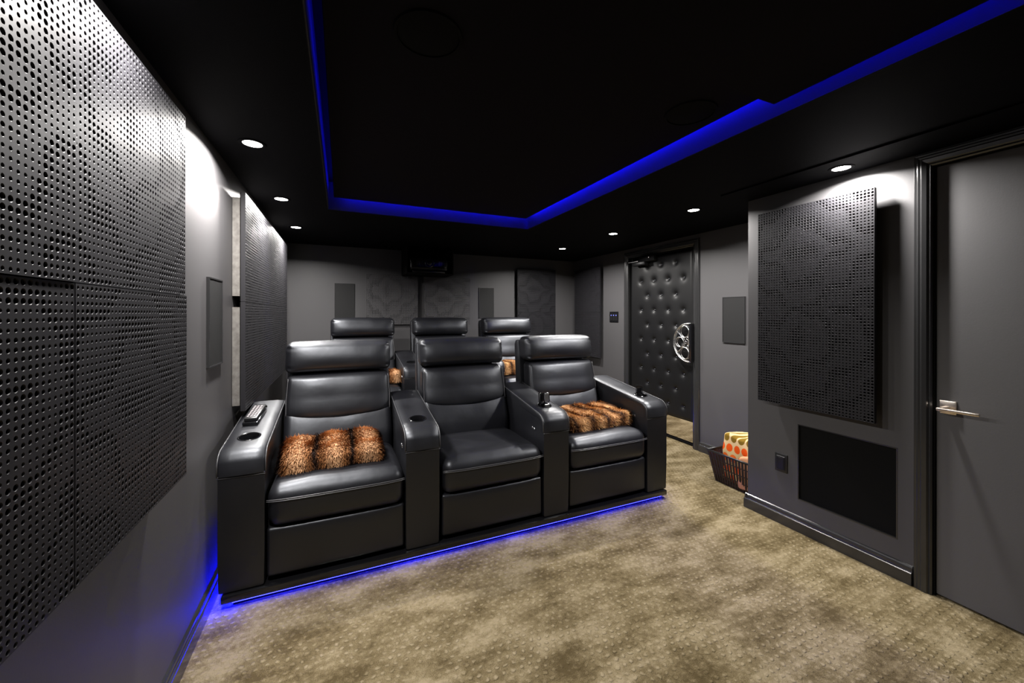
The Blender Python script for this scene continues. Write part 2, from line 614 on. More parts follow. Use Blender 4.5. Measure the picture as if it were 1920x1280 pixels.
# ---- padded door in the set-back wall
door2 = empty('door_2', (0, 0, 0), kind='structure')
casing(door2, XN, D2Y0, D2Y1, D2Z, 0.072)
bm = bmesh.new()
box(bm, XN + 0.001, XN + 0.1, D2Y1 - 0.012, D2Y1, 0, D2Z)
box(bm, XN + 0.001, XN + 0.1, D2Y0, D2Y0 + 0.012, 0, D2Z)
box(bm, XN + 0.001, XN + 0.1, D2Y0, D2Y1, D2Z - 0.012, D2Z)
bm_obj('jamb', bm, 'matte', door2)
LY0, LY1, LZ0, LZ1 = D2Y0 + 0.014, D2Y1 - 0.014, 0.012, D2Z - 0.014
boxo('door_leaf', 'matte', door2, XN + 0.035, XN + 0.075, LY0, LY1, LZ0, LZ1)
btn = []
for i in range(10):
    z = 1.876 - 0.1665 * i
    ys = (3.640, 3.436, 3.231, 3.027) if i % 2 == 0 else (3.537, 3.334, 3.130, 2.927)
    for y in ys:
        if i % 2 == 0 and y > 3.6: continue
        btn.append((y, z))
PZ0 = 0.248
NY, NZ = 100, 190
verts, faces = [], []
for j in range(NZ + 1):
    for i in range(NY + 1):
        y = LY0 + (LY1 - LY0) * i / NY
        z = PZ0 + (LZ1 - PZ0) * j / NZ
        d = 0.026
        e = min(y - LY0, LY1 - y, z - PZ0, LZ1 - z)
        d *= min(1.0, (e / 0.03)) ** 0.5 if e > 0 else 0.0
        for (by, bz) in btn:
            r2 = (y - by) ** 2 + (z - bz) ** 2
            if r2 < 0.012:
                d -= 0.016 * math.exp(-r2 / (0.020 ** 2)) + 0.010 * math.exp(-r2 / (0.042 ** 2))
        verts.append((XN + 0.035 - max(d, 0.0), y, z))
for j in range(NZ):
    for i in range(NY):
        a = j * (NY + 1) + i
        faces.append((a, a + NY + 1, a + NY + 2, a + 1))
me = bpy.data.meshes.new('padding')
me.from_pydata(verts, [], faces)
me.shade_smooth()
pad = mesh_obj('padding', me, 'door_leather', door2)
bmb = bmesh.new()
lathe(bmb, [(0.0, -0.008), (0.005, -0.0072), (0.009, -0.004), (0.010, 0.0), (0.008, 0.003)], 12, Matrix.Rotation(PI / 2, 4, 'Y'))
button_me = None
for (by, bz) in btn:
    if button_me is None:
        b0 = bm_obj('button', bmb, 'leather', door2, (XN + 0.030, by, bz), smooth=True)
        button_me = b0.data
    else:
        mesh_obj('button', button_me, None, door2, (XN + 0.030, by, bz))
kp = boxo('kick_plate', 'mirror', door2, XN + 0.030, XN + 0.035, LY0, LY1, 0.04, PZ0 - 0.002, 0.001, 1)
kp['label'] = 'mirror-polished metal kick plate'
# door closer
cl = boxo('door_closer', 'plastic', door2, XN - 0.055, XN + 0.008, 3.27, 3.52, 1.925, 1.985, 0.006, 2)
boxo('closer_cover', 'plastic', cl, XN - 0.065, XN - 0.010, 3.40, 3.60, 1.890, 1.930, 0.004, 2)
boxo('closer_arm', 'chrome', cl, XN - 0.072, XN - 0.062, 3.50, 3.66, 1.935, 1.943, 0.002, 1)
for yy in (3.34, 3.60):
    bm = bmesh.new()
    lathe(bm, [(0.0, -0.004), (0.006, -0.004), (0.006, 0.004)], 12, Matrix.Translation((XN - 0.058, yy, 1.965)) @ Matrix.Rotation(PI / 2, 4, 'Y'))
    bm_obj('screw', bm, 'chrome', cl)
# half film reel pull
reel = empty('reel_handle', (XN - 0.045, 2.782, 1.048))
reel.parent = door2
reel['label'] = 'chrome door pull shaped like half a film reel'
RX = Matrix(((0, 0, -1, 0), (-1, 0, 0, 0), (0, 1, 0, 0), (0, 0, 0, 1)))   # lathe z -> -x, x -> -y(+Y side flipped below)


def rp(y, z, x=0.0):
    return (x, y, z)


def arc_pts(cy, cz, r, a0, a1, n, x=0.0):
    return [(x, cy + r * math.cos(a0 + (a1 - a0) * i / n), cz + r * math.sin(a0 + (a1 - a0) * i / n)) for i in range(n + 1)]


RR = 0.192
bm = bmesh.new()
tube(bm, arc_pts(0.012, 0, RR, -PI / 2, PI / 2, 36, -0.012), 0.0055, 8)
tube(bm, arc_pts(0.012, 0, RR, -PI / 2, PI / 2, 36, 0.012), 0.0055, 8)
bm_obj('rim', bm, 'chrome', reel, smooth=True)
bm = bmesh.new()
for i in range(28):
    a0 = -PI / 2 + PI * i / 28
    a1 = a0 + PI / 28
    pts = []
    for a in (a0, a1):
        for rad in (RR - 0.012, RR):
            pts.append((0.012 + rad * math.cos(a), rad * math.sin(a)))
    q = [bm.verts.new((-0.006, *p)) for p in (pts[0], pts[1], pts[3], pts[2])]
    bm.faces.new(q)
    q = [bm.verts.new((0.006, *p)) for p in (pts[0], pts[1], pts[3], pts[2])]
    bm.faces.new(q)
bm_obj('rim_web', bm, 'chrome', reel)
for (cy, cz, r_) in ((0.070, 0.108, 0.058), (0.125, 0.0, 0.050), (0.070, -0.108, 0.058)):
    for xx in (-0.012, 0.010):
        bm = bmesh.new()
        tube(bm, arc_pts(cy, cz, r_, 0, 2 * PI * 35 / 36, 35, xx), 0.0042 if xx < 0 else 0.003, 8, closed=True)
        bm_obj('ring', bm, 'chrome', reel, smooth=True)
bm = bmesh.new()
for a in (-0.62, 0.62):
    tube(bm, [(-0.010, 0.02 + 0.05 * math.cos(a), 0.05 * math.sin(a)), (-0.010, 0.012 + RR * math.cos(a), RR * math.sin(a))], 0.004, 8)
bm_obj('spoke', bm, 'chrome', reel)
for (cy, cz) in ((0.030, 0.042), (0.050, 0.0), (0.030, -0.042)):
    bm = bmesh.new()
    tube(bm, arc_pts(cy, cz, 0.012, 0, 2 * PI * 15 / 16, 15, -0.012), 0.0035, 6, closed=True)
    bm_obj('hub_ring', bm, 'chrome', reel, smooth=True)
bm = bmesh.new()
box(bm, -0.012, -0.002, 0.010, 0.030, -0.030, -0.012, 0.002, 1)
box(bm, -0.012, -0.002, 0.010, 0.030, -0.006, 0.008, 0.002, 1)
box(bm, -0.012, -0.002, 0.010, 0.030, 0.014, 0.028, 0.002, 1)
bm_obj('hub_block', bm, 'chrome', reel)
boxo('mounting_bar', 'gloss', reel, -0.010, 0.045, -0.014, 0.014, -0.185, 0.190, 0.002, 1)

# ------------------------------------------------------------------ ceiling panels, speakers, cove LEDs
pn = boxo('ceiling_panel', 'fabric_black', None, TX0 + 0.04, TX1 - 0.04, 0.99, TY1 - 0.04, 2.203, 2.255, 0.003, 1)
tag(pn, 'large black fabric ceiling panel set up in the tray over the seats', 'ceiling panel')
pn2 = boxo('ceiling_panel', 'fabric_black', None, TX0 + 0.04, TX1 - 0.04, TY0 + 0.04, 0.975, 2.150, 2.255, 0.003, 1)
tag(pn2, 'lower thick black ceiling slab nearest the camera', 'ceiling panel')
for i, (x0, x1, y0, y1, lab) in enumerate((
        (TX1 - 0.040, TX1 - 0.034, 0.2, TY1 - 0.045, 'blue LED strip glowing along the right edge of the ceiling tray'),
        (TX1 - 0.040, TX1 - 0.034, TY0 + 0.05, 0.2, 'blue LED strip along the ceiling tray above the near right door'),
        (TX0 + 0.1, TX1 - 0.06, TY1 - 0.040, TY1 - 0.034, 'faint blue LED strip along the far edge of the ceiling tray'),
        (TX0 + 0.046, TX0 + 0.052, TY0 + 0.05, TY1 - 0.045, 'blue LED strip along the left edge of the ceiling tray'))):
    o = boxo('led_strip', 'led_cove' if i != 3 else 'led_cove_dim', None, x0, x1, y0, y1, 2.262, 2.272)
    tag(o, lab, 'light strip', 'cove LED strips')

for (x, y, z, lab) in ((0.25, 1.215, 2.203, 'round black ceiling speaker near the top centre of the view'),
                       (1.385, 1.225, 2.203, 'round black ceiling speaker beside the right blue cove')):
    e = empty('ceiling_speaker', (x, y, z), 0, lab, 'speaker', 'round ceiling speakers')
    bm = bmesh.new()
    lathe(bm, [(0.096, 0), (0.096, -0.008), (0.105, -0.007), (0.107, 0)], 48)
    bm_obj('bezel', bm, 'matte', e, angle=0.6)
    bm = bmesh.new()
    lathe(bm, [(0.0, -0.006), (0.09, -0.005), (0.0955, -0.003)], 48)
    bm_obj('grille', bm, 'matte', e, angle=0.6)

# ------------------------------------------------------------------ recessed downlights
LIGHT_Y = [1.18, 2.125, 3.07, 4.02]
WHERE = {0: 'nearest the camera', 1: 'second from the camera', 2: 'third from the camera', 3: 'farthest from the camera'}
ld = bpy.data.lights.new('downlight_beam', 'AREA')
ld.shape = 'DISK'
ld.size = 0.075
ld.spread = math.radians(160)
ld.energy = DOWNLIGHT_W
ld.color = (1.0, 0.965, 0.925)
proto = None
for side, x in (('left', -0.375), ('right', 2.437)):
    for i, y in enumerate(LIGHT_Y):
        lab = 'small round recessed ceiling downlight in the %s row, %s' % (side, WHERE[i])
        zc = ZS - (0.008 if side == 'right' and y < YC else 0.0)
        if proto is None:
            proto = empty('downlight', (x, y, zc), 0, lab, 'downlight', 'recessed downlights')
            bm = bmesh.new()
            lathe(bm, [(0.040, 0.0), (0.040, -0.003), (0.050, -0.005), (0.056, -0.003), (0.057, 0.0)], 32)
            bm_obj('trim_ring', bm, 'ceiling', proto, angle=0.6)
            bm = bmesh.new()
            lathe(bm, [(0.0, -0.0045), (0.030, -0.004), (0.0395, -0.002)], 32)
            bm_obj('lens', bm, 'lens', proto, angle=0.6)
            lo = bpy.data.objects.new('beam', ld)
            COL.objects.link(lo)
            lo.parent = proto
            lo.location = (0, 0, -0.012)
        else:
            c = copy_tree(proto)
            c.location = (x, y, zc)
            c['label'] = lab

# ------------------------------------------------------------------ perforated diffuser tiles
TS = 0.606
NH = 38
TT = 0.022


def tile_mesh(seed):
    rnd = random.Random(seed)
    p = TS / NH
    seg = 12
    verts, faces = [], []
    corner = {}

    def cv(i, j):
        if (i, j) not in corner:
            corner[(i, j)] = len(verts)
            verts.append((-TS / 2 + i * p, 0.0, j * p))
        return corner[(i, j)]

    cx, cz = rnd.uniform(12, 26), rnd.uniform(12, 26)
    for j in range(NH):
        for i in range(NH):
            # stepped diamonds of large holes amid small ones
            d = abs(i - cx) * 0.9 + abs(j - cz)
            d += 1.6 * math.sin(i * 0.7 + seed) + 1.2 * math.sin(j * 0.55)
            ph = (d / 11.0) % 1.0
            big = ph < 0.30
            r_ = 0.0048 if big else (0.0036 if ph < 0.6 else 0.0028)
            x, z = -TS / 2 + (i + .5) * p, (j + .5) * p
            base = len(verts)
            a0 = -PI * 3 / 4
            for (rad, dep) in ((r_ + 0.0011, 0.0), (r_, 0.0015), (r_, TT)):
                for k in range(seg):
                    a = a0 + 2 * PI * k / seg
                    verts.append((x + rad * math.cos(a), dep, z + rad * math.sin(a)))
            cs = [cv(i, j), cv(i + 1, j), cv(i + 1, j + 1), cv(i, j + 1)]
            for q in range(4):
                arc = [base + (q * 3 + k) % seg for k in range(4)]
                faces.append([cs[q], cs[(q + 1) % 4]] + arc[::-1])
            for lv in (0, 1):
                o_ = base + seg * lv
                for k in range(seg):
                    k2 = (k + 1) % seg
                    faces.append((o_ + k, o_ + k2, o_ + seg + k2, o_ + seg + k))
    # outer edge
    b0 = len(verts)
    for (x, z) in ((-TS / 2, 0), (TS / 2, 0), (TS / 2, TS), (-TS / 2, TS)):
        verts.append((x, 0.0, z))
        verts.append((x, TT, z))
    for q in range(4):
        a, b_ = b0 + 2 * q, b0 + 2 * ((q + 1) % 4)
        faces.append((a, a + 1, b_ + 1, b_))
    me_ = bpy.data.meshes.new('perforated_face')
    me_.from_pydata(verts, [], faces)
    me_.materials.append(M['tile'])
    return me_


tileA, tileB = tile_mesh(3), tile_mesh(8)
bm = bmesh.new()
box(bm, -TS / 2 + 0.002, TS / 2 - 0.002, TT, TT + 0.004, 0.002, TS - 0.002)
backing_me = bm_obj('backing', bm, 'hole_dark')
b_me = backing_me.data
bpy.data.objects.remove(backing_me)


def batten_mesh(depth, inset):
    bm_ = bmesh.new()
    y0, y1 = TT + 0.004, TT + 0.004 + depth
    a, b_ = -TS / 2 + inset, TS / 2 - inset
    box(bm_, a, a + 0.02, y0, y1, 0.03, TS - 0.03)
    box(bm_, b_ - 0.02, b_, y0, y1, 0.03, TS - 0.03)
    box(bm_, a + 0.02, b_ - 0.02, y0, y1, 0.03, 0.05)
    box(bm_, a + 0.02, b_ - 0.02, y0, y1, TS - 0.05, TS - 0.03)
    me_ = bpy.data.meshes.new('batten_frame')
    bm_.to_mesh(me_)
    bm_.free()
    return me_


bat_pale = batten_mesh(0.036, 0.006)
bat_pale.materials.append(M['batten'])
bat_dark = batten_mesh(0.036, 0.05)
bat_dark.materials.append(M['matte'])
bat_flush = batten_mesh(0.010, 0.02)
bat_flush.materials.append(M['matte'])


def tile(loc, rz, label, group, face, frame, paint_=None):
    e = empty('acoustic_tile', loc, rz, label, 'acoustic panel', group)
    fo = mesh_obj('perforated_face', face, None, e)
    if paint_:
        fo.material_slots[0].link = 'OBJECT'
        fo.material_slots[0].material = M[paint_]
    mesh_obj('backing', b_me, None, e)
    mesh_obj('batten_frame', frame, None, e)
    return e


g = 'perforated tiles near the camera on the left wall'
XT = -0.486
for (yc, zb, dx, lab, f) in ((0.749, 1.3925, 0.006, 'perforated black tile at the top left edge of the view', tileA),
                             (1.357, 1.3925, 0.0, 'perforated black tile, upper one next to the flat left wall speaker', tileB),
                             (0.749, 0.784, 0.0035, 'perforated black tile at the left edge of the view, lower one', tileB),
                             (1.357, 0.784, 0.004, 'perforated black tile, lower one beside the bare left wall', tileA)):
    tile((XT + dx, yc, zb), PI / 2, lab, g, f, bat_dark)
g = 'perforated tiles on the left wall beside the seats'
k = 0
for col, where in enumerate(('nearest column with a pale wooden edge', 'middle column', 'farthest column')):
    for rowi, rw in ((0, 'lower'), (1, 'upper')):
        tile((XT, 2.57 + TS / 2 + col * (TS + 0.001), 0.790 + rowi * 0.608), PI / 2,
             'left wall perforated tile beside the seats, %s, %s tile' % (where, rw), g, tileA if (col + rowi) % 2 else tileB, bat_pale)
g = 'perforated tiles on the near right wall'
tile((2.502, 1.37, 1.377), -PI / 2, 'upper perforated black tile beside the plain door', g, tileA, bat_dark)
tile((2.502, 1.37, 0.770), -PI / 2, 'lower perforated black tile above the black grille', g, tileB, bat_dark)
g = 'perforated tiles on the back wall'
tile((0.578, 4.912, 1.200), 0, 'perforated dark tile on back wall left of the projector', g, tileB, bat_flush, 'wall')
tile((1.252, 4.885, 1.190), 0, 'perforated dark tile on back wall right below the projector', g, tileA, bat_dark, 'wall')
tile((2.541, 4.880, 1.356), 0, 'upper perforated tile on back wall near the right corner', g, tileA, bat_dark)
tile((2.541, 4.880, 0.748), 0, 'lower perforated tile on back wall near the right corner', g, tileB, bat_dark)
g = 'perforated tiles in the dark far corner'
tile((3.135, 4.525, 1.356), -PI / 2, 'upper perforated tile in the dark corner left of the padded door', g, tileA, bat_dark)
tile((3.135, 4.525, 0.748), -PI / 2, 'lower perforated tile in the dark corner behind the seats', g, tileB, bat_dark)


# ------------------------------------------------------------------ flat in-wall speakers
def wall_speaker(loc, rz, label, marks=0):
    e = empty('wall_speaker', loc, rz, label, 'speaker', 'flat in-wall speakers')
    W, H_ = 0.215, 0.41
    bm_ = bmesh.new()
    for (x0, x1, z0, z1) in ((-W / 2, -W / 2 + .006, 0, H_), (W / 2 - .006, W / 2, 0, H_), (-W / 2 + .006, W / 2 - .006, 0, .006), (-W / 2 + .006, W / 2 - .006, H_ - .006, H_)):
        box(bm_, x0, x1, -0.012, 0.0, z0, z1)
    bm_obj('frame', bm_, 'trim', e)
    boxo('grille', 'speaker', e, -W / 2 + .006, W / 2 - .006, -0.010, -0.001, .006, H_ - .006)
    for q in range(marks):
        bm_ = bmesh.new()
        lathe(bm_, [(0.0, -0.016), (0.004, -0.015), (0.006, -0.010)], 10, Matrix.Translation((0.03, 0, 0.28 - 0.16 * q)) @ Matrix.Rotation(-PI / 2, 4, 'X') @ Matrix.Scale(2.2, 4, (0.6, 0.8, 0)))
        bm_obj('driver_cap', bm_, 'chrome', e, smooth=True)
    return e


wall_speaker((XL, 2.24, 1.085), PI / 2, 'flat black in-wall speaker on left wall between the perforated tiles')
wall_speaker((XN, 2.355, 1.075), -PI / 2, 'flat black in-wall speaker on wall right of the padded door')
wall_speaker((0.040, YB, 1.275), 0, 'flat black in-wall speaker on back wall at the left')
wall_speaker((1.803, YB, 1.275), 0, 'flat black in-wall speaker on back wall at the right')

# black grille set into the near right wall
e = empty('wall_grille', (XR, (GY0 + GY1) / 2, GZ0), 0, 'black recessed fabric grille low in the right wall', 'grille')
hy, hz = (GY1 - GY0) / 2, GZ1 - GZ0
boxo('grille_cloth', 'matte', e, 0.012, 0.020, -hy + .006, hy - .006, .006, hz - .006)
bm = bmesh.new()
for (y0, y1, z0, z1) in ((-hy + .0005, -hy + .006, .0005, hz - .0005), (hy - .006, hy - .0005, .0005, hz - .0005), (-hy + .006, hy - .006, .0005, .006), (-hy + .006, hy - .006, hz - .006, hz - .0005)):
    box(bm, -0.001, 0.05, y0, y1, z0, z1)
bm_obj('frame', bm, 'trim', e)
# outlet plate
e = empty('wall_plate', (XR, 1.567, 0.327), 0, 'small black outlet plate beside the black grille', 'wall plate')
boxo('plate', 'plastic', e, -0.007, 0, -0.038, 0.038, 0, 0.116, 0.003, 2)
boxo('insert', 'plastic', e, -0.011, -0.006, -0.026, 0.026, 0.014, 0.100, 0.002, 1)
boxo('insert_face', 'plastic', e, -0.0125, -0.011, -0.019, 0.019, 0.022, 0.092, 0.001, 1)
# keypad with three blue lights
e = empty('keypad', (XN, 4.009, 1.226), 0, 'black wall keypad with three blue lights left of padded door', 'switch')
boxo('plate', 'gloss', e, -0.008, 0, -0.085, 0.085, 0, 0.135, 0.003, 1)
for q in range(3):
    boxo('key', 'plastic', e, -0.011, -0.008, -0.070 + q * 0.048, -0.030 + q * 0.048, 0.022, 0.112, 0.001, 1)
    boxo('indicator', 'led_dot', e, -0.0125, -0.011, -0.057 + q * 0.048, -0.043 + q * 0.048, 0.084, 0.094)

# ------------------------------------------------------------------ riser and platform
bm = bmesh.new()
box(bm, XL + 0.016, XN - 0.016, 3.86, YB - 0.016, 0.001, 0.14)
struct('floor_riser', bm, 'carpet')
pl = empty('seat_platform', (0.83, 2.6, 0), 0, 'low black platform under the front row of recliners', 'platform')
boxo('deck', 'gloss', pl, -1.320, 1.320, -0.498, 0.50, 0.030, 0.064, 0.004, 2)
boxo('plinth', 'matte', pl, -1.28, 1.28, -0.465, 0.48, 0.0005, 0.030)
o = boxo('led_strip', 'led_front', None, -0.45, 2.11, 2.118, 2.126, 0.020, 0.0285)
tag(o, 'bright blue LED strip under the front edge of seat platform', 'light strip', 'floor LED strips')
o = boxo('led_strip', 'led_side', None, -0.472, -0.464, 2.14, 3.05, 0.014, 0.0285)
tag(o, 'blue LED strip under the platform side by the left wall', 'light strip', 'floor LED strips')
o = boxo('led_strip', 'led_front', None, 2.124, 2.132, 2.14, 3.05, 0.014, 0.0285)
tag(o, 'blue LED strip under the platform side facing the padded door', 'light strip', 'floor LED strips')


# ------------------------------------------------------------------ recliners
SW, AW = 0.640, 0.180
SLOPE = (0.700 - 0.635) / 0.50


def nz(p, s, seed):
    return noise.noise(Vector((p[0] * s + seed, p[1] * s, p[2] * s)))


def arm_profile():
    top = []
    # front up, round, slope to the back
    pts = [(0.0, 0.005), (0.0, 0.20), (0.0, 0.40), (0.0, 0.545)]
    for i in range(1, 9):
        a = PI - (PI / 2 - math.atan(SLOPE)) * i / 8
        pts.append((0.075 + 0.075 * math.cos(a), 0.560 + 0.075 * math.sin(a)))
    return pts


def build_arm(parent, xc, name='armrest', button=True):
    prof = arm_profile()
    y_s, z_s = prof[-1]
    yb = 0.70
    zb = z_s + (yb - y_s) * SLOPE
    back = [(yb, zb), (yb + 0.05, zb - 0.02), (yb + 0.07, zb - 0.08), (yb + 0.07, 0.005)]
    full = prof + [(y_s + (yb - y_s) * t_, z_s + (zb - z_s) * t_) for t_ in (0.25, 0.5, 0.75)] + back
    bm_ = bmesh.new()
    prism(bm_, full, xc - AW / 2, xc + AW / 2, 'x')
    es = [e_ for e_ in bm_.edges if len(e_.link_faces) == 2 and any(len(f.verts) > 6 for f in e_.link_faces)]
    bmesh.ops.bevel(bm_, geom=es, offset=0.010, segments=2, profile=0.5, affect='EDGES')
    arm = bm_obj(name, bm_, 'leather', parent, angle=0.7)
    # cap wrapped over front and top
    path = [(0.0, 0.575 - 0.012)] + prof[5:] + [(y_s + (yb - y_s) * t_, z_s + (zb - z_s) * t_) for t_ in (0.25, 0.5, 0.75, 1.0)]
    path[0] = (0.0, 0.530)
    hw = AW / 2
    sec = [(-hw - 0.004, -0.045), (-hw - 0.005, -0.012), (-hw - 0.002, -0.002), (-hw + 0.006, 0.0045), (-hw * 0.5, 0.008), (0, 0.009), (hw * 0.5, 0.008), (hw - 0.006, 0.0045), (hw + 0.002, -0.002), (hw + 0.005, -0.012), (hw + 0.004, -0.045),
           (hw - 0.01, -0.045), (0, -0.045), (-hw + 0.01, -0.045)]
    bm_ = bmesh.new()
    rings = []
    edge_l, edge_r = [], []
    for i, (y, z) in enumerate(path):
        a = Vector(path[max(i - 1, 0)])
        b_ = Vector(path[min(i + 1, len(path) - 1)])
        d = (b_ - a).normalized()
        n_ = Vector((-d.y, d.x))
        ring = []
        for (sx, sn) in sec:
            k_ = sn if sn > -0.03 else (-0.030 if i < len(prof) - 4 else -0.045)
            ring.append(bm_.verts.new((xc + sx, y + n_.x * k_, z + n_.y * k_)))
        rings.append(ring)
        edge_l.append((xc - hw - 0.0035, y + n_.x * 0.001, z + n_.y * 0.001))
        edge_r.append((xc + hw + 0.0035, y + n_.x * 0.001, z + n_.y * 0.001))
    m_ = len(sec)
    for i in range(len(rings) - 1):
        for k_ in range(m_):
            bm_.faces.new((rings[i][k_], rings[i][(k_ + 1) % m_], rings[i + 1][(k_ + 1) % m_], rings[i + 1][k_]))
    bm_.faces.new(rings[0])
    bm_.faces.new(rings[-1])
    cap = bm_obj('arm_cap', bm_, 'leather', arm, angle=0.9)
    # cup hole
    cy = 0.165
    cz = z_s + (cy - y_s) * SLOPE + 0.009
    bm_ = bmesh.new()
    lathe(bm_, [(0.043, -0.10), (0.043, 0.06)], 32, Matrix.Translation((xc, cy, cz)))
    cut = bm_obj('cutter', bm_, 'matte')
    bpy.context.view_layer.update()
    boolean_cut(cap, [cut])
    cap.data.shade_smooth()
    cap.data.set_sharp_from_angle(angle=0.9)
    boolean_cut(arm, [cut])
    arm.data.shade_smooth()
    arm.data.set_sharp_from_angle(angle=0.7)
    bpy.data.objects.remove(cut)
    T = Matrix.Translation((xc, cy, cz)) @ Matrix.Rotation(math.atan(SLOPE), 4, 'X')
    bm_ = bmesh.new()
    lathe(bm_, [(0.0, -0.085), (0.038, -0.083), (0.041, -0.076), (0.0415, -0.004), (0.0430, 0.0015), (0.047, 0.0030), (0.0505, 0.0010), (0.0505, -0.0015), (0.0428, -0.003), (0.0425, -0.09), (0.0, -0.092)], 40, T)
    cup = bm_obj('cup_holder', bm_, 'gloss', arm, angle=0.8)
    cup['label'] = 'round black cup holder'
    # twin seams
    bm_ = bmesh.new()
    tube(bm_, edge_l, 0.0028, 6)
    tube(bm_, edge_r, 0.0028, 6)
    for zz in (0.530, 0.522):
        tube(bm_, [(xc - hw - 0.003, -0.001, zz), (xc, -0.002, zz), (xc + hw + 0.003, -0.001, zz)], 0.0018, 6)
    bm_obj('seam', bm_, 'thread', arm, smooth=True)
    if button:
        bm_ = bmesh.new()
        lathe(bm_, [(0.0, 0.004), (0.007, 0.0035), (0.009, 0.0)], 14, Matrix.Translation((xc - AW / 2 - 0.0005, 0.16, 0.52)) @ Matrix.Rotation(-PI / 2, 4, 'Y'))
        box(bm_, xc - AW / 2 - 0.004, xc - AW / 2 + 0.001, 0.120, 0.143, 0.510, 0.526, 0.002, 1)
        bm_obj('recline_button', bm_, 'chrome', arm, smooth=False, angle=0.7)
    return arm


def build_recliner(seed, left_arm):
    e = empty('recliner')
    hw = SW / 2
    boxo('base_frame', 'matte', e, -hw + 0.004, hw - 0.004, 0.06, 0.80, 0.0, 0.30)

    # footrest
    def f_foot(c):
        x, y, z = c
        u, v_ = x / (hw - .004), z / 0.118
        if y < 0:
            y -= 0.012 * (1 - u ** 4) * (1 - v_ ** 4) + 0.0015 * nz(c, 9, seed)
        return (x, y + 0.045, z + 0.138)
    mesh_obj('footrest', puff_mesh((hw - 0.004, 0.035, 0.116), 0.016, (14, 2, 8), f_foot), 'leather', e)

    # seat cushion: rounded front roll over a boxed border
    sd = 0.31

    def f_seat(c):
        x, y, z = c
        u, v_, s = x / (hw - .005), (y + sd) / (2 * sd), z / 0.095
        if z > 0:
            z += 0.014 * (1 - u ** 4) * (1 - abs(2 * v_ - 1) ** 3) * (z / 0.095) + 0.004 * nz((x, y, 0), 6, seed)
            z += 0.010 * math.exp(-((v_ - 0.10) / 0.1) ** 2) * (1 - u ** 6)
        if y < -sd + 0.06 and z > -0.02:
            pass
        if y < -sd + 0.05:
            y -= 0.010 * (1 - u ** 4) * (1 - s ** 2)
        z -= 0.05 * max(0, v_ - 0.3) ** 1.2 * 0.6
        return (x, y + sd - 0.010, z + 0.348)
    seat = mesh_obj('seat_cushion', puff_mesh((hw - 0.005, sd, 0.095), 0.055, (16, 14, 4), f_seat, 5), 'leather', e)
    bm_ = bmesh.new()
    for zz, dy in ((0.394, -0.0195), (0.387, -0.021)):
        pts = []
        for i in range(25):
            u = -1 + 2 * i / 24
            x = u * (hw - 0.006)
            pts.append((x, dy - 0.0015 + 0.010 * abs(u) ** 8 + 0.008 * u ** 4 - 0.002, zz))
        tube(bm_, pts, 0.0019, 6)
    bm_obj('seam', bm_, 'thread', seat, smooth=True)

    TILT = 0.22

    # lumbar pad
    def f_lum(c):
        x, y, z = c
        u, v_ = x / (hw - .006), z / 0.15
        if y < 0:
            y -= 0.030 * (1 - u ** 4) * (1 - v_ ** 2) + 0.004 * nz((x, 0, z), 7, seed + 3)
            y -= 0.035 * abs(u) ** 3 * max(0, 1 - abs(v_))          # wings
        z += 0.035 * u * u * max(0, v_)                              # smile-shaped upper edge
        zz = z + 0.505
        return (x, y + 0.585 + (zz - 0.42) * TILT, zz)
    mesh_obj('lumbar_pad', puff_mesh((hw - 0.006, 0.06, 0.150), 0.045, (16, 2, 10), f_lum, 5), 'leather', e)

    # main back pad
    def f_back(c):
        x, y, z = c
        u, v_ = x / (hw - .008), z / 0.142
        if y < 0:
            y -= 0.030 * (1 - abs(u) ** 5) * (1 - v_ ** 4) + 0.010 * (1 - u ** 6) * max(0, -v_) ** 0.7
            y -= 0.004 * nz((x, 0, z), 6, seed + 9)
        z += 0.030 * u * u * max(0, -v_) - 0.006 * u * u * max(0, v_)
        zz = z + 0.742
        return (x * (1 - 0.03 * max(0, v_)), y + 0.590 + (zz - 0.42) * TILT, zz)
    bk = mesh_obj('back_pad', puff_mesh((hw - 0.008, 0.06, 0.142), 0.034, (16, 2, 12), f_back, 5), 'leather', e)
    for s in (-1, 1):
        bm_ = bmesh.new()
        pts = []
        for i in range(13):
            v_ = -0.9 + 1.75 * i / 12
            zz = 0.742 + v_ * 0.142 + (0.030 * 0.9 * max(0, -v_))
            pts.append((s * (hw - 0.018) * (1 - 0.03 * max(0, v_)), 0.590 - 0.064 + 0.003 + (zz - 0.42) * TILT, zz))
        tube(bm_, pts, 0.0028, 6)
        bm_obj('piping', bm_, 'thread', bk, smooth=True)

    # headrest roll
    def f_head(c):
        x, y, z = c
        u, v_ = x / (hw - .004), z / 0.094
        crumple = 0.006 * math.exp(-((abs(u) - 0.92) / 0.06) ** 2) * math.sin(z * 160 + seed)
        if y < 0:
            y -= 0.034 * (1 - abs(u) ** 7) * (1 - v_ ** 2) + crumple + 0.003 * nz((x, 0, z), 8, seed + 5)
        z += 0.004 * nz((x, y, 0), 5, seed + 2) * (1 if z > 0 else 0) + 0.008 * (1 - abs(u) ** 4) * (v_ > 0) * v_
        zz = z + 0.985
        return (x, y + 0.610 + (zz - 0.42) * 0.16 + 0.02, zz)
    mesh_obj('headrest', puff_mesh((hw - 0.004, 0.075, 0.094), 0.040, (18, 3, 6), f_head, 6), 'leather', e)

    # outer back shell
    bm_ = bmesh.new()
    prism(bm_, [(0.655, 0.04), (0.80, 0.04), (0.885, 1.01), (0.86, 1.05), (0.80, 1.05)], -hw + 0.003, hw - 0.003, 'x')
    bmesh.ops.bevel(bm_, geom=list(bm_.edges), offset=0.014, segments=2, profile=0.5, affect='EDGES')
    bm_obj('back_shell', bm_, 'leather', e, angle=0.7)
    build_arm(e, hw + AW / 2 + 0.002)
